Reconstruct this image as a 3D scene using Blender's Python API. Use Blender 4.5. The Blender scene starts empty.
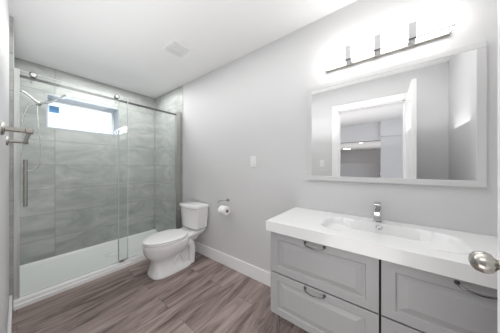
import bpy, bmesh, math, random
from mathutils import Vector, Matrix
random.seed(7)
PI = math.pi
C = bpy.context.scene.collection
SC = bpy.context.scene

# ---------------------------------------------------------------- camera
cd = bpy.data.cameras.new('camera'); cam = bpy.data.objects.new('camera', cd); C.objects.link(cam)
cd.sensor_fit = 'HORIZONTAL'; cd.sensor_width = 36.0; cd.lens = 177.5 / 500 * 36.0; cd.clip_start = 0.01
cam.location = (0, 0, 1.18); cam.rotation_euler = (math.radians(90), 0, math.radians(-52.7))
SC.camera = cam

# ---------------------------------------------------------------- world, exposure
wd = bpy.data.worlds.new('daylight'); SC.world = wd; wd.use_nodes = True
bg = wd.node_tree.nodes['Background']
bg.inputs[0].default_value = (0.74, 0.87, 1.0, 1); bg.inputs[1].default_value = 1.35
SC.view_settings.view_transform = 'Standard'; SC.view_settings.look = 'None'
SC.view_settings.gamma = 1.0; SC.view_settings.use_curve_mapping = False
SC.cycles.diffuse_bounces = 10; SC.cycles.max_bounces = 16; SC.cycles.transparent_max_bounces = 16
SC.view_settings.exposure = 0.46
# added fill lights with no fixtures: some face up, some shine down from ceilings
def area(name, loc, sx, sy, watts, up=False):
    d = bpy.data.lights.new(name, 'AREA'); d.shape = 'RECTANGLE'; d.size = sx; d.size_y = sy; d.energy = watts
    o = bpy.data.objects.new(name, d); C.objects.link(o); o.location = loc
    o.rotation_euler = (math.radians(180) if up else 0, 0, 0)
area('ceiling_bounce_fill', (0.40, 0.80, 1.58), 0.45, 2.9, 6.0, True)  # added upward fill, bounced off the ceiling; no lamp stands here
area('soft_down_fill', (0.76, 1.34, 2.385), 0.75, 3.6, 11.0)  # added downward fill just under the ceiling; the room has no such fixture
area('shower_fill', (0.74, 2.76, 2.38), 1.2, 0.4, 8.0)  # extra fill over the tray; the shower ceiling has no lamp
area('hall_down_fill', (-0.68, 0.6, 2.385), 0.9, 3.0, 24.0)  # unseen fill added to brighten the hall from above
area('hall_up_fill', (-1.6, 0.8, 1.66), 1.8, 3.0, 12.0, True)  # unseen upward fill that lifts the hall ceiling and header
area('hall_far_fill', (-6.2, 0.6, 0.90), 3.0, 4.0, 26.0, True)  # upward fill added behind the half wall to brighten the far ceiling
area('doorway_fill', (-0.10, 0.20, 0.34), 0.56, 0.66, 3.0)      # added low fill facing into the room, kept below the mirror's view
bpy.data.objects['doorway_fill'].rotation_euler = (0, math.radians(-90), 0)
LAMP = 5.5        # glow of the frosted vanity shades
HALL = 12.0        # glow of the recessed hall lights

# ---------------------------------------------------------------- dimensions (metres)
XR, XL = 1.515, -0.038          # mirror wall, door wall
YB, YF, YN = 3.29, 2.42, -0.585 # wall behind the shower, front line of the tiles, wall past the vanity
ZC = 2.40
DY0, DY1, DZ = -0.20, 0.585, 2.04  # door opening
WX0, WX1, WZ0, WZ1 = 0.214, 0.96, 1.655, 2.07  # window opening

# ---------------------------------------------------------------- materials
def mat(name):
    m = bpy.data.materials.new(name); m.use_nodes = True
    nt = m.node_tree
    return m, nt, nt.nodes['Principled BSDF']
def N(nt, kind, **kw):
    n = nt.nodes.new(kind)
    for k, v in kw.items():
        if k in n.inputs: n.inputs[k].default_value = v
        else: setattr(n, k, v)
    return n
def srgb(r, g, b):
    f = lambda c: (c / 255 / 12.92) if c / 255 <= 0.04045 else ((c / 255 + 0.055) / 1.055) ** 2.4
    return (f(r), f(g), f(b), 1)
def simple(name, col, rough=0.5, metal=0.0, bump=0.0, bscale=200.0, coat=0.0, var=0.0):
    m, nt, p = mat(name)
    p.inputs['Roughness'].default_value = rough; p.inputs['Metallic'].default_value = metal
    p.inputs['Coat Weight'].default_value = coat
    tc = N(nt, 'ShaderNodeTexCoord')
    nz = N(nt, 'ShaderNodeTexNoise', Scale=bscale, Detail=3.0)
    nt.links.new(tc.outputs['Object'], nz.inputs['Vector'])
    mx = N(nt, 'ShaderNodeMix', data_type='RGBA')
    c2 = tuple(max(0, c * (1 - var)) for c in col[:3]) + (1,)
    mx.inputs[6].default_value = col; mx.inputs[7].default_value = c2
    nt.links.new(nz.outputs['Fac'], mx.inputs[0]); nt.links.new(mx.outputs[2], p.inputs['Base Color'])
    if bump:
        b = N(nt, 'ShaderNodeBump', Strength=bump, Distance=0.002)
        nt.links.new(nz.outputs['Fac'], b.inputs['Height']); nt.links.new(b.outputs[0], p.inputs['Normal'])
    return m
M = {}
M['wall'] = simple('wall_paint', (0.64, 0.64, 0.642, 1), 0.55, bump=0.08, bscale=350, var=0.02)
M['ceiling'] = simple('ceiling_paint', (0.88, 0.88, 0.88, 1), 0.8, bump=0.08, bscale=300, var=0.02)
M['trim'] = simple('white_trim_paint', (0.86, 0.86, 0.86, 1), 0.35, var=0.02)
M['hallwall'] = simple('hall_paint', (0.62, 0.62, 0.63, 1), 0.6, var=0.03)
M['halldark'] = simple('hall_grey_paint', (0.55, 0.55, 0.555, 1), 0.6, var=0.03)
M['ceramic'] = simple('white_ceramic', (0.85, 0.85, 0.85, 1), 0.12, coat=0.3, var=0.01, bscale=5)
M['acrylic'] = simple('white_acrylic', (0.94, 0.95, 0.95, 1), 0.22, var=0.01, bscale=5)
M['plastic'] = simple('white_plastic', (0.9, 0.9, 0.9, 1), 0.35, var=0.01, bscale=9)
M['cabinet'] = simple('grey_cabinet_paint', (0.365, 0.365, 0.368, 1), 0.40, var=0.02, bscale=30)
M['dark'] = simple('painted_gap_shade', (0.03, 0.03, 0.03, 1), 0.8)
M['chrome'] = simple('chrome', (0.55, 0.55, 0.56, 1), 0.08, 1.0)
M['darkchrome'] = simple('dark_chrome', (0.16, 0.16, 0.165, 1), 0.12, 1.0)
M['railsteel'] = simple('rail_steel', (0.20, 0.20, 0.20, 1), 0.22, 1.0)
M['reveal'] = simple('pale_blue_grey_lining', (0.52, 0.56, 0.62, 1), 0.6)
M['sink'] = simple('white_sink_ceramic', (0.77, 0.77, 0.77, 1), 0.16, coat=0.2, var=0.01, bscale=5)
M['satin'] = simple('satin_grey_metal', (0.52, 0.52, 0.52, 1), 0.5, 0.3)
M['switch'] = simple('switch_plastic', (0.78, 0.78, 0.78, 1), 0.35)
M['nickel'] = simple('brushed_nickel', (0.47, 0.455, 0.42, 1), 0.26, 1.0, bump=0.03, bscale=90)
M['steel'] = simple('brushed_steel', (0.56, 0.55, 0.53, 1), 0.3, 1.0, bump=0.03, bscale=120)
M['alu'] = simple('satin_aluminium', (0.86, 0.86, 0.855, 1), 0.45, 0.7)
M['gasket'] = simple('clear_vinyl', (0.75, 0.78, 0.77, 1), 0.2)
M['paper'] = simple('tissue_paper', (0.88, 0.88, 0.87, 1), 0.95, bump=0.2, bscale=150, var=0.03)
M['card'] = simple('cardboard', (0.36, 0.29, 0.22, 1), 0.9, var=0.1)
M['hole'] = simple('vent_dark', (0.62, 0.62, 0.62, 1), 0.8)
M['hose'] = simple('metal_hose', (0.80, 0.80, 0.80, 1), 0.25, 0.8)

def mat_mirror():
    m, nt, p = mat('silvered_mirror')
    p.inputs['Base Color'].default_value = (0.97, 0.975, 0.975, 1)
    p.inputs['Metallic'].default_value = 1; p.inputs['Roughness'].default_value = 0.0
    return m
M['mirror'] = mat_mirror()
M['frost'] = simple('frosted_mirror_border', (0.60, 0.60, 0.60, 1), 0.45)

def mat_glass(name, tint, ior=1.45, rough=0.0):
    m, nt, p = mat(name); nt.nodes.remove(p)
    out = [n for n in nt.nodes if n.type == 'OUTPUT_MATERIAL'][0]
    fr = N(nt, 'ShaderNodeFresnel', IOR=ior)
    tr = N(nt, 'ShaderNodeBsdfTransparent', Color=tint)
    gl = N(nt, 'ShaderNodeBsdfGlossy', Roughness=rough, Color=(1, 1, 1, 1))
    mx = N(nt, 'ShaderNodeMixShader')
    nt.links.new(fr.outputs[0], mx.inputs[0]); nt.links.new(tr.outputs[0], mx.inputs[1])
    nt.links.new(gl.outputs[0], mx.inputs[2]); nt.links.new(mx.outputs[0], out.inputs['Surface'])
    return m
M['glass'] = mat_glass('shower_glass', (0.974, 0.985, 0.980, 1))
M['pane'] = mat_glass('window_glass', (0.97, 0.98, 0.98, 1))

def mat_emit(name, col, s):
    m, nt, p = mat(name)
    p.inputs['Base Color'].default_value = (0.9, 0.9, 0.9, 1)
    p.inputs['Emission Color'].default_value = col; p.inputs['Emission Strength'].default_value = s
    return m
M['lamp'] = mat_emit('glowing_frosted_glass', (1.0, 0.985, 0.97, 1), LAMP)
M['hall_lamp'] = mat_emit('glowing_downlight', (1.0, 0.98, 0.95, 1), HALL)

def mat_sticker():
    m, nt, p = mat('blue_sticker')
    out = [n for n in nt.nodes if n.type == 'OUTPUT_MATERIAL'][0]
    tc = N(nt, 'ShaderNodeTexCoord')
    nz = N(nt, 'ShaderNodeTexNoise', Scale=25.0)
    nt.links.new(tc.outputs['Object'], nz.inputs['Vector'])
    r = N(nt, 'ShaderNodeValToRGB')
    r.color_ramp.elements[0].color = srgb(70, 150, 215); r.color_ramp.elements[1].color = srgb(130, 190, 238)
    nt.links.new(nz.outputs['Fac'], r.inputs[0]); nt.links.new(r.outputs[0], p.inputs['Base Color'])
    return m
M['sticker'] = mat_sticker()

def mat_floor():
    m, nt, p = mat('vinyl_plank_floor')
    tc = N(nt, 'ShaderNodeTexCoord')
    br = N(nt, 'ShaderNodeTexBrick', offset=0.37, offset_frequency=2, squash=1.0)
    br.inputs['Color1'].default_value = (0, 0, 0, 1); br.inputs['Color2'].default_value = (1, 1, 1, 1)
    br.inputs['Mortar'].default_value = (0.5, 0.5, 0.5, 1)
    br.inputs['Scale'].default_value = 1.0; br.inputs['Mortar Size'].default_value = 0.0012
    br.inputs['Brick Width'].default_value = 1.22; br.inputs['Row Height'].default_value = 0.18
    nt.links.new(tc.outputs['Object'], br.inputs['Vector'])
    sx = N(nt, 'ShaderNodeVectorMath', operation='SCALE'); sx.inputs[3].default_value = 9.0
    nt.links.new(br.outputs['Color'], sx.inputs[0])
    ad = N(nt, 'ShaderNodeVectorMath', operation='ADD')
    nt.links.new(tc.outputs['Object'], ad.inputs[0]); nt.links.new(sx.outputs[0], ad.inputs[1])
    mp = N(nt, 'ShaderNodeMapping'); mp.inputs['Scale'].default_value = (0.9, 6.5, 1)
    nt.links.new(ad.outputs[0], mp.inputs[0])
    n1 = N(nt, 'ShaderNodeTexNoise', Scale=1.4, Detail=6.0, Roughness=0.62, Distortion=1.6)
    nt.links.new(mp.outputs[0], n1.inputs['Vector'])
    mp2 = N(nt, 'ShaderNodeMapping'); mp2.inputs['Scale'].default_value = (4, 90.0, 1)
    nt.links.new(ad.outputs[0], mp2.inputs[0])
    n2 = N(nt, 'ShaderNodeTexNoise', Scale=1.0, Detail=3.0, Roughness=0.6, Distortion=0.3)
    nt.links.new(mp2.outputs[0], n2.inputs['Vector'])
    mm = N(nt, 'ShaderNodeMix', data_type='FLOAT'); mm.inputs[0].default_value = 0.22
    nt.links.new(n1.outputs['Fac'], mm.inputs[2]); nt.links.new(n2.outputs['Fac'], mm.inputs[3])
    # plank-to-plank shift
    bw = N(nt, 'ShaderNodeSeparateColor'); nt.links.new(br.outputs['Color'], bw.inputs[0])
    sh = N(nt, 'ShaderNodeMath', operation='MULTIPLY_ADD'); sh.inputs[1].default_value = 0.10; sh.inputs[2].default_value = -0.05
    nt.links.new(bw.outputs[0], sh.inputs[0])
    sm = N(nt, 'ShaderNodeMath', operation='ADD')
    nt.links.new(mm.outputs[0], sm.inputs[0]); nt.links.new(sh.outputs[0], sm.inputs[1])
    r = N(nt, 'ShaderNodeValToRGB')
    e = r.color_ramp.elements
    e[0].position = 0.34; e[0].color = srgb(84, 71, 68)
    e[1].position = 0.62; e[1].color = srgb(172, 156, 150)
    k = r.color_ramp.elements.new(0.47); k.color = srgb(141, 125, 120)
    nt.links.new(sm.outputs[0], r.inputs[0])
    mx = N(nt, 'ShaderNodeMix', data_type='RGBA'); mx.inputs[7].default_value = srgb(80, 68, 66)
    nt.links.new(br.outputs['Fac'], mx.inputs[0]); nt.links.new(r.outputs[0], mx.inputs[6])
    nt.links.new(mx.outputs[2], p.inputs['Base Color'])
    p.inputs['Roughness'].default_value = 0.42
    b = N(nt, 'ShaderNodeBump', Strength=0.12, Distance=0.001)
    nt.links.new(n2.outputs['Fac'], b.inputs['Height']); nt.links.new(b.outputs[0], p.inputs['Normal'])
    return m
M['floor'] = mat_floor()

def mat_tile(axis, off):
    m, nt, p = mat('concrete_look_tile_' + axis)
    tc = N(nt, 'ShaderNodeTexCoord'); sp = N(nt, 'ShaderNodeSeparateXYZ'); cb = N(nt, 'ShaderNodeCombineXYZ')
    nt.links.new(tc.outputs['Object'], sp.inputs[0])
    nt.links.new(sp.outputs['X' if axis == 'x' else 'Y'], cb.inputs[0]); nt.links.new(sp.outputs['Z'], cb.inputs[1])
    mv = N(nt, 'ShaderNodeVectorMath', operation='ADD'); mv.inputs[1].default_value = (off, 0, 0)
    nt.links.new(cb.outputs[0], mv.inputs[0])
    br = N(nt, 'ShaderNodeTexBrick', offset=0.0, squash=1.0)
    br.inputs['Color1'].default_value = (0, 0, 0, 1); br.inputs['Color2'].default_value = (1, 1, 1, 1)
    br.inputs['Scale'].default_value = 1.0; br.inputs['Mortar Size'].default_value = 0.0028
    br.inputs['Brick Width'].default_value = 1.2; br.inputs['Row Height'].default_value = 0.30
    nt.links.new(mv.outputs[0], br.inputs['Vector'])
    sx = N(nt, 'ShaderNodeVectorMath', operation='SCALE'); sx.inputs[3].default_value = 7.0
    nt.links.new(br.outputs['Color'], sx.inputs[0])
    ad = N(nt, 'ShaderNodeVectorMath', operation='ADD')
    nt.links.new(mv.outputs[0], ad.inputs[0]); nt.links.new(sx.outputs[0], ad.inputs[1])
    mp = N(nt, 'ShaderNodeMapping'); mp.inputs['Scale'].default_value = (2.2, 4.5, 1); mp.inputs['Rotation'].default_value = (0, 0, 0.3)
    nt.links.new(ad.outputs[0], mp.inputs[0])
    n1 = N(nt, 'ShaderNodeTexNoise', Scale=1.2, Detail=6.0, Roughness=0.6, Distortion=1.2)
    nt.links.new(mp.outputs[0], n1.inputs['Vector'])
    r = N(nt, 'ShaderNodeValToRGB'); e = r.color_ramp.elements
    e[0].position = 0.30; e[0].color = srgb(158, 162, 159)
    e[1].position = 0.70; e[1].color = srgb(199, 200, 197)
    k = e.new(0.5); k.color = srgb(180, 183, 180)
    nt.links.new(n1.outputs['Fac'], r.inputs[0])
    mx = N(nt, 'ShaderNodeMix', data_type='RGBA'); mx.inputs[7].default_value = srgb(142, 145, 143)
    nt.links.new(br.outputs['Fac'], mx.inputs[0]); nt.links.new(r.outputs[0], mx.inputs[6])
    nt.links.new(mx.outputs[2], p.inputs['Base Color'])
    p.inputs['Roughness'].default_value = 0.38
    return m
M['tile_x'] = mat_tile('x', 2.4 - 0.288)
M['tile_y'] = mat_tile('y', 3.6 - 3.29)

# ---------------------------------------------------------------- mesh helpers
class MB:
    def __init__(self): self.bm = bmesh.new()
    def box(self, a, b, bevel=0.0, seg=2):
        bm = self.bm
        r = bmesh.ops.create_cube(bm, size=1.0)
        v = r['verts']
        for q in v:
            q.co = Vector([(a[i] + b[i]) / 2 + q.co[i] * (b[i] - a[i]) for i in range(3)])
        if bevel:
            es = list({e for q in v for e in q.link_edges})
            bmesh.ops.bevel(bm, geom=es, offset=bevel, segments=seg, affect='EDGES', profile=0.5)
        return self
    def loft(self, rings, cap0=True, cap1=True, closed=True):
        bm = self.bm
        vs = [[bm.verts.new(p) for p in ring] for ring in rings]
        n = len(rings[0])
        for a, b in zip(vs, vs[1:]):
            for i in range(n if closed else n - 1):
                j = (i + 1) % n
                bm.faces.new((a[i], a[j], b[j], b[i]))
        if cap0: bm.faces.new(list(reversed(vs[0])))
        if cap1: bm.faces.new(vs[-1])
        return self
    def tube(self, pts, r, n=12, caps=True):
        pts = [Vector(p) for p in pts]; rings = []
        rr = r if isinstance(r, (list, tuple)) else [r] * len(pts)
        up = None
        for i, p in enumerate(pts):
            t = (pts[min(i + 1, len(pts) - 1)] - pts[max(i - 1, 0)]).normalized()
            if up is None:
                up = Vector((0, 0, 1)) if abs(t.z) < 0.9 else Vector((1, 0, 0))
            s = t.cross(up).normalized(); up = s.cross(t).normalized()
            rings.append([p + (s * math.cos(2 * PI * k / n) + up * math.sin(2 * PI * k / n)) * rr[i] for k in range(n)])
        return self.loft(rings, caps, caps)
    def lathe(self, origin, axis, prof, n=24):   # prof: list of (distance along axis, radius)
        o = Vector(origin); a = Vector(axis).normalized()
        u = a.orthogonal().normalized(); w = a.cross(u)
        rings = [[o + a * d + (u * math.cos(2 * PI * k / n) + w * math.sin(2 * PI * k / n)) * max(r, 1e-4) for k in range(n)] for d, r in prof]
        return self.loft(rings)
    def build(self, name, m, parent=None, smooth=False, angle=40):
        bm = self.bm
        bmesh.ops.recalc_face_normals(bm, faces=bm.faces[:])
        if parent is not None: bmesh.ops.transform(bm, matrix=world(parent).inverted(), verts=bm.verts[:])
        me = bpy.data.meshes.new(name); bm.to_mesh(me); bm.free()
        me.materials.append(m)
        o = bpy.data.objects.new(name, me); C.objects.link(o)
        if parent is not None: o.parent = parent
        if smooth:
            for p in me.polygons: p.use_smooth = True
            me.set_sharp_from_angle(angle=math.radians(angle))
        return o
def world(o):
    w = o.matrix_basis.copy()
    while o.parent: o = o.parent; w = o.matrix_basis @ w
    return w
def thing(name, label, cat, loc, group=None):
    o = bpy.data.objects.new(name, None); C.objects.link(o); o.location = loc; o.empty_display_size = 0.05
    return tag(o, label, cat, group)
def tag(o, label, cat, group=None):
    o['label'] = label; o['category'] = cat
    if group: o['group'] = group
    return o
def structure(o, label, cat):
    o['kind'] = 'structure'; o['label'] = label; o['category'] = cat
    return o
def smooth_path(pts, k=6):
    P = [Vector(p) for p in pts]; out = []
    for i in range(len(P) - 1):
        p0, p1, p2, p3 = P[max(i - 1, 0)], P[i], P[i + 1], P[min(i + 2, len(P) - 1)]
        for j in range(k):
            t = j / k
            out.append(0.5 * ((2 * p1) + (p2 - p0) * t + (2 * p0 - 5 * p1 + 4 * p2 - p3) * t * t + (3 * p1 - p0 - 3 * p2 + p3) * t ** 3))
    out.append(P[-1]); return out

# ---------------------------------------------------------------- setting: room shell
T = 0.12
HX = -9.0                                     # far end of the hall beyond the door
structure(MB().box((HX - T, -3.0, -0.1), (XR + T, YB + 0.4, 0.0)).build('floor', M['floor']), 'grey brown wood plank floor', 'floor')
structure(MB().box((XL - T, YN - T, ZC), (XR + T, YB + 0.4, ZC + 0.1)).build('ceiling', M['ceiling']), 'plain white bathroom ceiling', 'ceiling')
structure(MB().box((XR, YN - T, 0), (XR + T, YB, ZC)).build('wall_right', M['wall']), 'light grey wall behind vanity and toilet', 'wall')
structure(MB().box((XL - T, YN - T, 0), (XR, YN, ZC)).build('wall_front', M['wall']), 'light grey wall at the far end of the vanity', 'wall')
w = MB()
w.box((XL - T, YN, 0), (XL, DY0, ZC)); w.box((XL - T, DY1, 0), (XL, YB, ZC)); w.box((XL - T, DY0, DZ), (XL, DY1, ZC))
structure(w.build('wall_left', M['wall']), 'light grey wall with the doorway, facing the mirror', 'wall')
w = MB()
w.box((XL - T, YB, 0), (WX0, YB + 0.3, ZC)); w.box((WX1, YB, 0), (XR + T, YB + 0.3, ZC))
w.box((WX0, YB, 0), (WX1, YB + 0.3, WZ0)); w.box((WX0, YB, WZ1), (WX1, YB + 0.3, ZC))
structure(w.build('wall_back', M['tile_x']), 'grey tiled wall behind the shower with the window', 'wall')
# tile cladding on the two end walls of the shower
structure(MB().box((XR - 0.006, YF, 0.0), (XR + 0.001, YB, ZC)).build('wall_tile_right', M['tile_y']), 'grey tiles on the right end of the shower', 'wall tiles')
structure(MB().box((XL - 0.001, YF, 0.0), (XL + 0.02, YB, ZC)).build('wall_tile_left', M['tile_y']), 'grey tiles on the left end of the shower', 'wall tiles')
# baseboards
def baseboard(name, a, b, lab):
    m = MB(); m.box(a, b, 0.004, 2)
    structure(m.build(name, M['trim']), lab, 'baseboard')
baseboard('baseboard_right', (XR - 0.015, YN, 0), (XR, YF, 0.135), 'white baseboard under the mirror wall')
baseboard('baseboard_left', (XL, DY1 + 0.09, 0), (XL + 0.015, YF, 0.135), 'white baseboard along the doorway wall')
# door casing and jamb lining
cs = MB()
for x0, x1 in ((XL, XL + 0.015), (XL - T - 0.015, XL - T)):
    cs.box((x0, DY0 - 0.085, 0), (x1, DY0, DZ + 0.085), 0.004); cs.box((x0, DY1, 0), (x1, DY1 + 0.085, DZ + 0.085), 0.004)
    cs.box((x0, DY0, DZ), (x1, DY1, DZ + 0.085), 0.004)
cs.box((XL - T, DY0, 0), (XL, DY0 + 0.012, DZ)); cs.box((XL - T, DY1 - 0.012, 0), (XL, DY1, DZ)); cs.box((XL - T, DY0, DZ - 0.012), (XL, DY1, DZ))
structure(cs.build('trim_1', M['trim']), 'white casing around the doorway', 'door casing')

# ---- window: white frame deep in the tiled opening
fy = YB + 0.19
fr = MB(); fw = 0.035
fr.box((WX0, fy, WZ0), (WX0 + fw, fy + 0.06, WZ1), 0.004); fr.box((WX1 - fw, fy, WZ0), (WX1, fy + 0.06, WZ1), 0.004)
fr.box((WX0 + fw, fy, WZ0), (WX1 - fw, fy + 0.06, WZ0 + fw), 0.004); fr.box((WX0 + fw, fy, WZ1 - fw), (WX1 - fw, fy + 0.06, WZ1), 0.004)
win = structure(fr.build('window_1', M['trim']), 'wide low window with white frame high in the shower wall', 'window')
MB().box((WX0 + fw - 0.005, fy + 0.025, WZ0 + fw - 0.005), (WX1 - fw + 0.005, fy + 0.031, WZ1 - fw + 0.005)).build('pane', M['pane'], win)
rv = MB(); q = 0.012                          # white lining of the window recess
rv.box((WX0, YB - 0.004, WZ1 - q), (WX1, fy, WZ1)); rv.box((WX0, YB - 0.004, WZ0), (WX1, fy, WZ0 + q))
rv.box((WX0, YB - 0.004, WZ0 + q), (WX0 + q, fy, WZ1 - q)); rv.box((WX1 - q, YB - 0.004, WZ0 + q), (WX1, fy, WZ1 - q))
rv.build('recess_lining', M['reveal'], win)

# ---- the room seen through the doorway (in the mirror)
structure(MB().box((-4.2, -3.0, ZC), (XL - T, 3.0, ZC + 0.1)).build('ceiling_hall', M['ceiling']), 'white ceiling outside the doorway', 'ceiling')
structure(MB().box((HX, -3.0, 2.12), (-4.2, 3.0, ZC + 0.1)).build('ceiling_hall_soffit', M['ceiling']), 'lower white ceiling with downlights beyond the doorway', 'ceiling')
structure(MB().box((HX - T, -3.0, 0), (HX, 3.0, ZC)).build('wall_hall_far', M['hallwall']), 'far wall of the room beyond the doorway', 'wall')
structure(MB().box((HX, 3.0, 0), (XL - T, 3.0 + T, ZC)).build('wall_hall_left', M['hallwall']), 'side wall of the room beyond the doorway', 'wall')
structure(MB().box((HX, -3.0 - T, 0), (XL - T, -3.0, ZC)).build('wall_hall_right', M['hallwall']), 'other side wall of the room beyond the doorway', 'wall')
w = MB(); w.box((-3.2, -3.0, 0), (-2.9, 0.10, ZC)); w.box((-2.9, -3.0, 1.98), (-2.86, 0.10, ZC))
structure(w.build('wall_hall_side', M['hallwall']), 'grey wall end seen through the doorway in the mirror', 'wall')
structure(MB().box((-3.2, 0.10, 1.90), (-3.0, 3.0, ZC)).build('wall_hall_header', M['hallwall']), 'light grey header over an opening, seen through the doorway in the mirror', 'wall')
structure(MB().box((-3.75, 0.12, 0), (-3.6, 3.0, 1.285)).build('wall_hall_low', M['halldark']), 'darker grey half wall seen through the doorway in the mirror', 'wall')

# ---------------------------------------------------------------- door leaf, standing open beside the camera
dx0, dx1, dy1, dy0 = -0.02, 0.665, -0.203, -0.240
d = MB(); d.box((dx0, dy0, 0.012), (dx1, dy1, 2.03), 0.003)
for z0, z1 in ((0.22, 0.95), (1.12, 1.86)):           # raised fields on both faces
    for s in (0, 1):
        for (a, b, c, e) in ((dx0 + .11, dx1 - .11, z0, z0 + .02), (dx0 + .11, dx1 - .11, z1 - .02, z1), (dx0 + .11, dx0 + .13, z0, z1), (dx1 - .13, dx1 - .11, z0, z1)):
            y = dy1 if s else dy0
            d.box((a, y - 0.003, c), (b, y + 0.003, e))
door = structure(d.build('door_1', M['trim']), 'white door standing open at the right edge of the photo', 'door')
kx, kz = 0.600, 0.977
for s, y in ((1, dy1), (-1, dy0)):
    k = MB()
    k.lathe((kx, y, kz), (0, s, 0), [(0, .026), (.003, .027), (.006, .024), (.008, .011), (.019, .0095), (.023, .014), (.027, .019), (.033, .0215), (.041, .0215), (.049, .019), (.054, .013), (.057, .006), (.0575, 0.0)], 28)
    k.build('door_knob', M['nickel'], door, True)
for z in (0.25, 1.05, 1.80):
    MB().tube([(dx0 - 0.003, dy0 - 0.006, z), (dx0 - 0.003, dy0 - 0.006, z + 0.09)], 0.006).build('hinge', M['nickel'], door, True)
MB().box((dx1 - 0.001, dy0 + 0.008, kz - 0.03), (dx1 + 0.002, dy1 - 0.008, kz + 0.03), 0.0008).build('latch_plate', M['nickel'], door)

# ---------------------------------------------------------------- shower base
sb = thing('shower_tray', 'long white acrylic shower tray with raised front threshold', 'shower tray', (0.74, 2.86, 0))
bx0, bx1 = XL + 0.02, XR - 0.006
b = MB()
prof = [(YF + 0.0, 0), (YF + 0.0, .062), (YF + 0.008, .072), (YF + .085, .072), (YF + .10, .062), (YF + .115, .034), (YF + .14, .028), (YB - .06, .028), (YB - .03, .036), (YB - .012, .055), (YB - .001, .058), (YB - .001, 0)]
b.loft([[(x, y, z) for y, z in prof] for x in (bx0, bx0 + .02, bx1 - .02, bx1)])
b.build('basin', M['acrylic'], sb, True, 30)
lp = MB()
lp.box((bx0, YF - 0.012, 0), (bx1, YF + 0.002, 0.038), 0.004)
lp.build('threshold_lip', M['acrylic'], sb)
dr = MB(); dr.lathe((0.74, 2.87, 0.027), (0, 0, 1), [(0, .055), (.004, .055), (.006, .05), (.006, .001)], 28)
dr.build('drain_cover', M['acrylic'], sb, True)

# ---------------------------------------------------------------- shower enclosure
se = thing('shower_enclosure', 'frameless sliding glass shower door on a chrome rail', 'shower door', (0.74, 2.46, 0.072))
gz0, gz1 = 0.085, 1.985
yS, yFx = 2.435, 2.475        # sliding panel in front, fixed panel behind
RZ = 1.945
MB().box((bx0, 2.445, 0.072), (bx0 + 0.032, 2.49, 2.0), 0.003).build('wall_jamb', M['alu'], se)
j = MB(); j.box((1.425, 2.455, 0.072), (XR - 0.006, 2.495, 2.0), 0.004); j.box((1.475, 2.449, 0.072), (1.487, 2.457, 2.0), 0.002)
j.build('wall_jamb', M['steel'], se)
MB().box((0.72, yFx - 0.004, 0.074), (1.43, yFx + 0.004, gz1), 0.0008).build('fixed_panel', M['glass'], se)
sp = MB().box((0.0, yS - 0.004, gz0), (0.795, yS + 0.004, gz1), 0.0008).build('sliding_panel', M['glass'], se)
MB().box((bx0, 2.448, RZ - 0.012), (1.425, 2.460, RZ + 0.012), 0.002).build('rail', M['railsteel'], se)
for x in (0.086, 0.690):
    r = MB()
    r.lathe((x, yS - 0.014, RZ + 0.030), (0, 1, 0), [(0, .020), (.002, .024), (.008, .024), (.010, .012), (.022, .012), (.023, .021), (.036, .021), (.037, .004)], 26)
    g = MB(); g.lathe((x - 0.012, yS - 0.012, RZ - 0.036), (0, 1, 0), [(0, .006), (.002, .008), (.020, .008), (.021, .002)], 16)
    r.build('roller', M['railsteel'], sp, True); g.build('guard_button', M['chrome'], sp, True)
    MB().lathe((x, yS - 0.0165, RZ + 0.030), (0, 1, 0), [(0, .014), (.002, .0165), (.0035, .0165)], 22).build('roller_cap', M['alu'], sp, True)
for x in (0.93, 1.32):
    MB().lathe((x, yFx - 0.018, RZ), (0, 1, 0), [(0, .009), (.003, .012), (.026, .012), (.028, .006)], 18).build('rail_fixing', M['chrome'], se, True)
MB().box((0.713, yFx - 0.006, gz0), (0.722, yFx + 0.006, gz1), 0.001).build('edge_seal', M['gasket'], se)
MB().box((0.795, yS - 0.005, gz0), (0.801, yS + 0.005, gz1), 0.001).build('edge_seal', M['gasket'], sp)
MB().box((0.0, yS - 0.005, gz1 - 0.001), (0.795, yS + 0.005, gz1 + 0.003), 0.001).build('top_edge', M['gasket'], sp)
h = MB(); hx = 0.042; hy = yS - 0.045
h.tube([(hx, hy, 0.845), (hx, hy, 1.235)], 0.0125, 18)
for z in (0.925, 1.155): h.tube([(hx, hy, z), (hx, yS + 0.03, z)], 0.007, 12)
h.build('door_handle', M['nickel'], sp, True)
MB().box((0.715, yS - 0.012, 0.072), (0.76, yS + 0.012, 0.095), 0.003).build('floor_guide', M['steel'], se)

# ---------------------------------------------------------------- hand shower
sh = thing('hand_shower', 'chrome hand shower with hose on arm inside glass shower', 'shower head', (XL + 0.02, 2.87, 1.93))
wx = XL + 0.02
MB().lathe((wx, 2.87, 1.935), (1, 0, 0), [(0, .030), (.003, .030), (.010, .018), (.012, .010)], 22).build('wall_flange', M['chrome'], sh, True)
MB().tube(smooth_path([(wx, 2.87, 1.935), (0.04, 2.87, 1.922), (0.085, 2.87, 1.885), (0.125, 2.87, 1.845)]), 0.0095, 14).build('shower_arm', M['chrome'], sh, True)
hd = MB(); hd.lathe((0.118, 2.87, 1.85), (0.6, -0.1, -0.55), [(0, .012), (.004, .017), (.03, .019), (.045, .016), (.05, .010)], 20)
hd.build('diverter', M['chrome'], sh, True)
wa = MB()
wa.tube(smooth_path([(0.115, 2.85, 1.822), (0.17, 2.845, 1.842), (0.235, 2.84, 1.882), (0.29, 2.835, 1.925)]), [.010] * 4 + [.011] * 5 + [.012] * 5 + [.013] * 4 + [.016], 14)
wa.build('wand', M['chrome'], sh, True)
hh = MB(); ax = Vector((0.50, 0.0, -0.86)).normalized()
hh.lathe(Vector((0.335, 2.832, 1.962)) - ax * 0.022, ax, [(0, .012), (.006, .030), (.014, .048), (.022, .053), (.030, .052), (.031, .046), (.031, .001)], 30)
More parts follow.
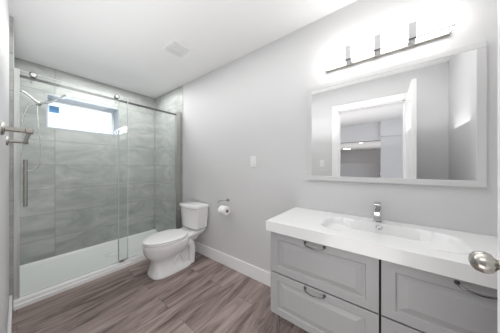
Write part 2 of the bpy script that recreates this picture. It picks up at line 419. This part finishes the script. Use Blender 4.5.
hh.build('spray_head', M['chrome'], sh, True)
hs = smooth_path([(0.125, 2.862, 1.815), (0.128, 2.85, 1.70), (0.142, 2.84, 1.50), (0.152, 2.84, 1.33), (0.135, 2.84, 1.19), (0.085, 2.84, 1.135), (0.035, 2.84, 1.17), (0.018, 2.845, 1.35), (0.03, 2.85, 1.60), (0.06, 2.85, 1.76), (0.112, 2.85, 1.822)], 8)
MB().tube(hs, 0.0065, 10).build('hose', M['hose'], sh, True)

# ---------------------------------------------------------------- blue sticker on the window pane
st = MB().box((0.255, fy + 0.022, 1.895), (0.345, fy + 0.0245, 1.985)).build('window_sticker', M['sticker'])
tag(st, 'small square blue sticker on the upper left of the shower window', 'sticker')

# ---------------------------------------------------------------- towel bar
tb = thing('towel_bar', 'brushed nickel towel bar on the wall left of the shower', 'towel bar', (XL, 1.44, 1.326))
for y in (1.17, 1.71):
    p = MB(); p.lathe((XL, y, 1.326), (1, 0, 0), [(0, .026), (.003, .026), (.008, .022), (.010, .010), (.058, .0095), (.060, .0125), (.078, .0125), (.080, .009)], 22)
    p.build('post', M['nickel'], tb, True)
MB().tube([(XL + 0.069, 1.165, 1.326), (XL + 0.069, 1.715, 1.326)], 0.0082, 16).build('bar', M['nickel'], tb, True)

# ---------------------------------------------------------------- toilet
TO = thing('toilet', 'white two piece toilet beside the glass shower', 'toilet', (XR - 0.015, 1.995, 0))
TX, TY = XR - 0.015, 1.995
def tw(x, y, z): return (TX - x, TY + y, z)     # x grows away from the wall
def egg(front, back, hw, z, n=40, sq=2.6, c=None, fq=2.0):
    c = back + (front - back) * 0.42 if c is None else c
    out = []
    for k in range(n):
        a = 2 * PI * k / n; ca, sa = math.cos(a), math.sin(a)
        if ca >= 0: x = c + (front - c) * ca ** (2 / fq); y = hw * math.copysign(abs(sa) ** (2 / fq), sa)
        else:
            x = c - (c - back) * abs(ca) ** (2 / sq); y = hw * math.copysign(abs(sa) ** (2 / sq), sa)
        out.append(tw(x, y, z))
    return out
b = MB()
secs = [(0, .645, .150, .152), (.012, .647, .148, .154), (.028, .641, .152, .146), (.045, .634, .27, .132), (.09, .626, .30, .120), (.14, .624, .31, .114), (.17, .634, .30, .120),
        (.20, .660, .27, .142), (.23, .684, .24, .161), (.262, .698, .225, .175), (.30, .705, .215, .184), (.336, .707, .215, .186), (.346, .703, .218, .183), (.350, .694, .225, .174)]
b.loft([egg(f_, k_, h_, z_, sq=2.4 if z_ < .2 else 2.6, fq=2.0 + 1.4 * max(0, min(1, (.26 - z_) / .20))) for z_, f_, k_, h_ in secs])
# rear deck under the tank
def rrect(x0, x1, hw, z, r, n=6):
    out = []
    for cx, cy, a0 in ((x1 - r, hw - r, 0), (x0 + r, hw - r, PI / 2), (x0 + r, -hw + r, PI), (x1 - r, -hw + r, 1.5 * PI)):
        for k in range(n + 1):
            a = a0 + PI / 2 * k / n
            out.append(tw(cx + r * math.cos(a), cy + r * math.sin(a), z))
    return out
def deck(z0, z1, x0, x1, hw, r=.03):      # plate under the tank, falling towards the bowl
    return [(px, py, z0 + (z1 - z0) * (TX - px - x0) / (x1 - x0)) for px, py, _ in rrect(x0, x1, hw, 0, r)]
b.loft([deck(.27, .25, .09, .34, .085), deck(.315, .28, .06, .34, .105), deck(.350, .31, .02, .35, .135), deck(.378, .335, .012, .36, .152), deck(.392, .347, .014, .355, .148)])
b.box(tw(.165, -.055, .01), tw(.45, .055, .30))
# trapway bulges on both flanks
for s in (-1, 1):
    path = smooth_path([tw(.46, s * .080, .05), tw(.42, s * .086, .125), tw(.365, s * .088, .205), tw(.300, s * .088, .258), tw(.235, s * .088, .265), tw(.192, s * .088, .215), tw(.184, s * .088, .13), tw(.190, s * .090, .005)], 6)
    n_ = len(path)
    b.tube(path, [.046 - .010 * min(1, abs(i / n_ - .5) * 2) for i in range(n_)], 16)
body = b.build('bowl', M['ceramic'], TO, True, 50)
for s in (-1, 1):
    MB().lathe(tw(.30, s * .118, .0), (0, 0, 1), [(0, .014), (.012, .014), (.02, .009), (.022, .001)], 16).build('bolt_cap', M['plastic'], TO, True)
s_ = MB(); s_.loft([egg(.704, .26, .180, .351), egg(.710, .256, .186, .355), egg(.710, .256, .186, .365), egg(.704, .26, .181, .369)])
s_.build('seat', M['plastic'], TO, True, 50)
l_ = MB(); l_.loft([egg(.704, .245, .181, .3715), egg(.712, .24, .187, .375), egg(.712, .24, .187, .382), egg(.700, .246, .178, .389), egg(.65, .27, .145, .394), egg(.56, .34, .07, .396)])
l_.build('lid', M['plastic'], TO, True, 50)
for s in (-1, 1): MB().box(tw(.262, s * .075 - .018, .352), tw(.230, s * .075 + .018, .388), .005).build('seat_hinge', M['plastic'], TO, True)
def tank_ring(d, hw, z, bow, n=10):
    out = []; x0 = .012
    pts = [(x0, -hw), (x0 + d - bow - .02, -hw)]
    for k in range(n + 1):
        u = -1 + 2 * k / n
        pts.append((x0 + d - bow * abs(u) ** 2.2, u * (hw - .004 * 0)))
    pts += [(x0 + d - bow - .02, hw), (x0, hw)]
    return [tw(x, y, z) for x, y in pts]
t_ = MB(); t_.loft([tank_ring(.165, .150, .397, .03), tank_ring(.175, .160, .405, .03), tank_ring(.185, .172, .52, .03), tank_ring(.192, .182, .655, .03)])
t_.build('tank', M['ceramic'], TO, True, 35)
k_ = MB(); k_.loft([tank_ring(.198, .186, .656, .032), tank_ring(.206, .192, .661, .034), tank_ring(.206, .192, .682, .034), tank_ring(.200, .187, .691, .033), tank_ring(.185, .175, .695, .03)])
k_.build('tank_lid', M['ceramic'], TO, True, 35)
fl = MB(); fl.lathe(tw(.155, .182, .615), (0, 1, 0), [(0, .012), (.010, .012), (.012, .008)], 16); fl.tube([tw(.155, .197, .615), tw(.20, .199, .612), tw(.225, .197, .608)], [.006, .006, .008], 10)
fl.build('flush_lever', M['chrome'], TO, True)

# ---------------------------------------------------------------- toilet paper
ph = thing('toilet_paper_holder', 'chrome toilet paper holder on the wall right of the toilet', 'toilet paper holder', (XR, 1.455, 0.775))
MB().lathe((XR, 1.475, .785), (-1, 0, 0), [(0, .024), (.004, .024), (.009, .019), (.011, .009), (.03, .008)], 22).build('wall_flange', M['chrome'], ph, True)
MB().tube(smooth_path([(XR - .02, 1.475, .785), (XR - .05, 1.478, .785), (XR - .066, 1.495, .783), (XR - .07, 1.55, .775), (XR - .07, 1.575, .755), (XR - .07, 1.572, .70), (XR - .07, 1.56, .688), (XR - .07, 1.41, .688)], 6), .005, 10).build('arm', M['chrome'], ph, True)
rl = thing('toilet_paper_roll', 'white toilet paper roll hanging on its chrome holder', 'toilet paper', (XR - .07, 1.475, .675))
R0, R1, y0, y1 = .019, .050, 1.425, 1.530
n = 32; rings = []
for y, r in ((y0, R0), (y0, R1 - .003), (y0 + .003, R1), (y1 - .003, R1), (y1, R1 - .003), (y1, R0)):
    rings.append([(XR - .07 + r * math.cos(2 * PI * k / n), y, .675 + r * math.sin(2 * PI * k / n)) for k in range(n)])
MB().loft(rings, False, False).build('paper', M['paper'], rl, True)
rings = [[(XR - .07 + r * math.cos(2 * PI * k / n), y, .675 + r * math.sin(2 * PI * k / n)) for k in range(n)] for y, r in ((y0 - .0005, R0), (y1 + .0005, R0), (y1 + .0005, R0 - .0015), (y0 - .0005, R0 - .0015), (y0 - .0005, R0))]
MB().loft(rings, False, False).build('cardboard_core', M['card'], rl, True)

# ---------------------------------------------------------------- switches
def switch(y, z, x, s, label):
    o = thing('light_switch', label, 'light switch', (x, y, z), 'light switches')
    f = lambda d: x + s * d
    MB().box((min(f(0), f(.006)), y - .036, z - .058), (max(f(0), f(.006)), y + .036, z + .058), .0025).build('cover_plate', M['switch'], o)
    MB().box((min(f(.005), f(.009)), y - .017, z - .034), (max(f(.005), f(.009)), y + .017, z + .034), .002).build('rocker', M['switch'], o)
    for k in (-1, 1): MB().lathe((f(.005), y, z + k * .048), (s, 0, 0), [(0, .003), (.0015, .003), (.002, .001)], 10).build('screw', M['switch'], o)
switch(1.11, 1.232, XR, -1, 'white switch plate on the grey wall between toilet and mirror')
switch(0.82, 1.225, XL, 1, 'white switch plate beside the doorway, seen in the mirror')

# ---------------------------------------------------------------- ceiling vent
cv = thing('ceiling_vent', 'square white exhaust fan grille in the ceiling', 'ceiling vent', (1.02, 1.72, ZC))
vx0, vx1, vy0, vy1 = .905, 1.13, 1.60, 1.84
v = MB(); zt = ZC
v.box((vx0, vy0, zt - .012), (vx1, vy0 + .022, zt), .004); v.box((vx0, vy1 - .022, zt - .012), (vx1, vy1, zt), .004)
v.box((vx0, vy0 + .022, zt - .012), (vx0 + .022, vy1 - .022, zt), .004); v.box((vx1 - .022, vy0 + .022, zt - .012), (vx1, vy1 - .022, zt), .004)
v.box((vx0 + .022, (vy0 + vy1) / 2 - .006, zt - .012), (vx1 - .022, (vy0 + vy1) / 2 + .006, zt), .002)
v.build('frame', M['plastic'], cv)
MB().box((vx0 + .02, vy0 + .02, zt - .003), (vx1 - .02, vy1 - .02, zt)).build('backing', M['hole'], cv)
for i in range(8):
    x = vx0 + .035 + i * .0222
    for a, b_ in ((vy0 + .024, (vy0 + vy1) / 2 - .007), ((vy0 + vy1) / 2 + .007, vy1 - .024)):
        MB().box((x - .006, a, zt - .009), (x + .006, b_, zt - .006)).build('slat', M['plastic'], cv)

# ---------------------------------------------------------------- vanity cabinet
VX, VY1, VY0 = XR - .48, .614, -.576          # front plane, two ends
va = thing('vanity_cabinet', 'grey four drawer vanity cabinet on chrome legs under the basin', 'vanity cabinet', ((VX + XR) / 2, .02, 0))
cb = MB()
cz0, cz1 = .205, .750
cb.box((VX + .021, VY0 + .001, cz0), (XR - .016, VY0 + .017, cz1)); cb.box((VX + .021, VY1 - .017, cz0), (XR - .016, VY1 - .001, cz1))
cb.box((VX + .021, VY0 + .017, cz0), (XR - .016, VY1 - .017, cz0 + .016)); cb.box((XR - .03, VY0 + .017, cz0 + .016), (XR - .016, VY1 - .017, cz1))
cb.box((VX + .06, .012, cz0 + .016), (XR - .03, .028, cz1 - .08))
cb.build('cabinet_body', M['cabinet'], va)
dk = MB(); dk.box((VX + .024, VY0 + .017, cz0 + .016), (VX + .028, VY1 - .017, cz1 - .001))  # near-black sheet painting the shade in the seams between drawer fronts
dk.build('seam_shade_sheet', M['dark'], va)
def drawer(y0, y1, z0, z1):
    m = MB(); xf = VX
    r = [(y0, y1, z0, z1, xf + .019), (y0, y1, z0, z1, xf + .0015), (y0 + .0015, y1 - .0015, z0 + .0015, z1 - .0015, xf)]
    i = .052
    r += [(y0 + i, y1 - i, z0 + i * .8, z1 - i * .8, xf), (y0 + i + .004, y1 - i - .004, z0 + i * .8 + .004, z1 - i * .8 - .004, xf + .007),
          (y0 + i + .010, y1 - i - .010, z0 + i * .8 + .008, z1 - i * .8 - .008, xf + .0075),
          (y0 + i + .042, y1 - i - .042, z0 + i * .8 + .034, z1 - i * .8 - .034, xf + .001), (y0 + i + .045, y1 - i - .045, z0 + i * .8 + .036, z1 - i * .8 - .036, xf + .0005)]
    m.loft([[(x, a, c), (x, b, c), (x, b, d), (x, a, d)] for a, b, c, d, x in r])
    o = m.build('drawer', M['cabinet'], va)
    yc = (y0 + y1) / 2 + .004; zh = z1 - .018
    h = MB()
    h.tube(smooth_path([(xf - .004, yc + .055, zh + .004), (xf - .020, yc + .050, zh), (xf - .026, yc + .025, zh - .005), (xf - .028, yc, zh - .007), (xf - .026, yc - .025, zh - .005), (xf - .020, yc - .050, zh), (xf - .004, yc - .055, zh + .004)], 5), .0042, 10)
    for s in (-1, 1): h.lathe((xf, yc + s * .055, zh + .004), (-1, 0, 0), [(0, .0085), (.003, .0085), (.006, .006)], 14)
    h.build('handle', M['railsteel'], o, True)
for ya, yb_ in ((.0235, VY1), (VY0, .0150)):
    drawer(ya, yb_, .484, .744); drawer(ya, yb_, .207, .4765)
for x in (VX + .05, XR - .06):
    for y in (VY1 - .03, .02, VY0 + .03):
        if x > XR - .1 and y == .02: continue
        g = MB(); g.tube([(x, y, 0.004), (x, y, cz0)], .0125, 16); g.lathe((x, y, 0), (0, 0, 1), [(0, .017), (.006, .017), (.010, .0125)], 16)
        g.build('leg', M['chrome'], va, True)

# ---------------------------------------------------------------- basin top
wb = thing('washbasin', 'wide white ceramic basin top on the grey vanity', 'washbasin', ((VX + XR) / 2, .03, .75))
X0, X1, Y0, Y1, ZT, ZB = XR - .498, XR - .001, YN + .002, .640, .815, .7505
bx, by = (1.115, 1.405), (-.30, .33)
def depth(x, y):
    cx, cy = sum(bx) / 2, sum(by) / 2; hx_, hy_ = (bx[1] - bx[0]) / 2, (by[1] - by[0]) / 2
    dx, dy = abs(x - cx) / hx_, abs(y - cy) / hy_
    rx = (dx ** 5 + dy ** 5) ** .2
    e = min((1 - dx) * hx_, (1 - dy) * hy_)
    if rx >= 1: return 0
    wy = (1 - dy) * hy_; wxx = (1 - dx) * hx_
    t = lambda q: max(0, min(1, q)) ** 2 * (3 - 2 * max(0, min(1, q)))
    g = t((1 - rx) / .10)
    return min(1, g * (0.55 + .45 * t(wy / .15))) * .060
bm = bmesh.new()
nx, ny = 56, 120
def edge_z(x, y): return ZT - depth(x, y)
grid = [[bm.verts.new((X0 + (X1 - X0) * i / nx, Y0 + (Y1 - Y0) * j / ny, edge_z(X0 + (X1 - X0) * i / nx, Y0 + (Y1 - Y0) * j / ny))) for j in range(ny + 1)] for i in range(nx + 1)]
for i in range(nx):
    for j in range(ny): bm.faces.new((grid[i][j], grid[i + 1][j], grid[i + 1][j + 1], grid[i][j + 1]))
loop = [grid[0][j] for j in range(ny + 1)] + [grid[i][ny] for i in range(1, nx + 1)] + [grid[nx][j] for j in range(ny - 1, -1, -1)] + [grid[i][0] for i in range(nx - 1, 0, -1)]
low = [bm.verts.new((v_.co.x, v_.co.y, ZB)) for v_ in loop]
for i in range(len(loop)):
    k = (i + 1) % len(loop); bm.faces.new((loop[i], loop[k], low[k], low[i]))
bm.faces.new(low)
es = [bm.edges.get((loop[i], loop[(i + 1) % len(loop)])) for i in range(len(loop))]
bmesh.ops.bevel(bm, geom=es, offset=.004, segments=3, affect='EDGES', profile=.5)
m_ = MB(); m_.bm.free(); m_.bm = bm
m_.build('basin', M['sink'], wb, True, 60)
ov = MB(); ov.lathe((1.402, .032, .792), (-.85, 0, .5), [(0, .017), (.004, .0175), (.007, .015), (.006, .010), (.001, .009)], 22)
ov.build('overflow_ring', M['chrome'], wb, True)
dn = MB(); dn.lathe((1.20, .032, .7545), (0, 0, 1), [(0, .030), (.003, .030), (.005, .026), (.003, .020), (.005, .018), (.006, .001)], 26)
dn.build('drain', M['chrome'], wb, True)

# ---------------------------------------------------------------- faucet
fa = thing('faucet', 'square chrome single lever faucet standing behind the basin', 'faucet', (1.452, .04, ZT))
f_ = MB(); f_.box((1.428, .016, ZT), (1.478, .064, ZT + .006), .002); f_.box((1.432, .020, ZT + .004), (1.474, .060, ZT + .108), .004)
f_.build('body', M['chrome'], fa)
f_ = MB(); f_.box((1.325, .024, ZT + .062), (1.436, .056, ZT + .086), .004); f_.lathe((1.343, .04, ZT + .062), (0, 0, -1), [(0, .011), (.006, .011), (.007, .006)], 16)
f_.build('spout', M['chrome'], fa)
f_ = MB(); f_.box((1.440, .026, ZT + .108), (1.466, .054, ZT + .118), .002); f_.box((1.362, .022, ZT + .117), (1.476, .058, ZT + .128), .003)
f_.build('lever', M['chrome'], fa)

# ---------------------------------------------------------------- mirror
mi = thing('wall_mirror', 'large rectangular mirror with frosted border above the vanity', 'mirror', (XR, .05, 1.45))
my0, my1, mz0, mz1 = -.425, .525, 1.068, 1.845
bw = .036; xm = XR - .022
f_ = MB()
f_.box((xm, my0, mz0), (XR - .002, my1, mz0 + bw), .002); f_.box((xm, my0, mz1 - bw), (XR - .002, my1, mz1), .002)
f_.box((xm, my0, mz0 + bw), (XR - .002, my0 + bw, mz1 - bw), .002); f_.box((xm, my1 - bw, mz0 + bw), (XR - .002, my1, mz1 - bw), .002)
f_.build('frosted_border', M['frost'], mi)
MB().box((xm + .0015, my0 + bw - .001, mz0 + bw - .001), (XR - .003, my1 - bw + .001, mz1 - bw + .001)).build('mirror_glass', M['mirror'], mi)

# ---------------------------------------------------------------- vanity light
vl = thing('vanity_light', 'bar wall lamp with four glowing frosted shades above the mirror', 'wall lamp', (XR, .041, 1.99))
ly1, ly0 = .378, -.296; lz0, lz1 = 1.938, 2.055
MB().box((XR - .028, ly0, lz0 - .004), (XR, ly1, lz1 - .02), .004).build('back_plate', M['nickel'], vl)
MB().box((XR - .108, ly0, lz0 - .004), (XR - .094, ly1, lz0 - .0005), .001).build('bottom_rail', M['satin'], vl)
stp = (ly1 - ly0) / 4
for i in range(4):
    a = ly0 + i * stp + (.0185 if i else .001); b_ = ly0 + (i + 1) * stp - (.0185 if i < 3 else .001)
    m = MB(); yc, hw = (a + b_) / 2, (b_ - a) / 2
    def ring(z, k):
        out = []
        for t in range(28):
            an = 2 * PI * t / 28; ca, sa = math.cos(an), math.sin(an)
            out.append((XR - .068 + .038 * k * math.copysign(abs(ca) ** .4, ca), yc + hw * k * math.copysign(abs(sa) ** .4, sa), z))
        return out
    m.loft([ring(lz0 + .001, .93), ring(lz0 + .006, 1), ring(lz1 - .006, 1), ring(lz1, .93)])
    m.build('glass_shade', M['lamp'], vl, True, 50)
for i in (1, 2, 3):
    y = ly0 + i * stp
    MB().box((XR - .114, y - .018, lz0 - .004), (XR - .026, y + .018, lz0 + .088), .002).build('spacer', M['satin'], vl)

# ---------------------------------------------------------------- robe hook on the wall past the vanity
rh = thing('robe_hook', 'small dark robe hook seen in the mirror at its right edge', 'hook', (1.0, YN, 1.39))
MB().lathe((1.0, YN, 1.39), (0, 1, 0), [(0, .018), (.005, .018), (.008, .012)], 18).build('wall_plate', M['steel'], rh, True)
MB().tube(smooth_path([(1.0, YN + .006, 1.39), (1.0, YN + .03, 1.385), (1.0, YN + .045, 1.395), (1.0, YN + .05, 1.415)]), .006, 10).build('peg', M['steel'], rh, True)

# ---------------------------------------------------------------- recessed lights beyond the doorway
def downlight(x, y, z, label, k=1.0):
    o = thing('ceiling_light', label, 'ceiling light', (x, y, z), 'recessed lights beyond the doorway')
    MB().lathe((x, y, z), (0, 0, -1), [(0, .085 * k), (.004, .085 * k), (.006, .070 * k), (.004, .066 * k)], 26).build('trim_ring', M['trim'], o, True)
    MB().lathe((x, y, z), (0, 0, -1), [(.001, .066 * k), (.0045, .064 * k)], 26).build('lens', M['hall_lamp'], o, True)
downlight(-7.7, 1.63, 2.12, 'larger glowing round ceiling light seen through the doorway in the mirror', 2.6)
downlight(-5.3, .77, 2.12, 'smaller glowing round ceiling light seen through the doorway in the mirror', 0.8)
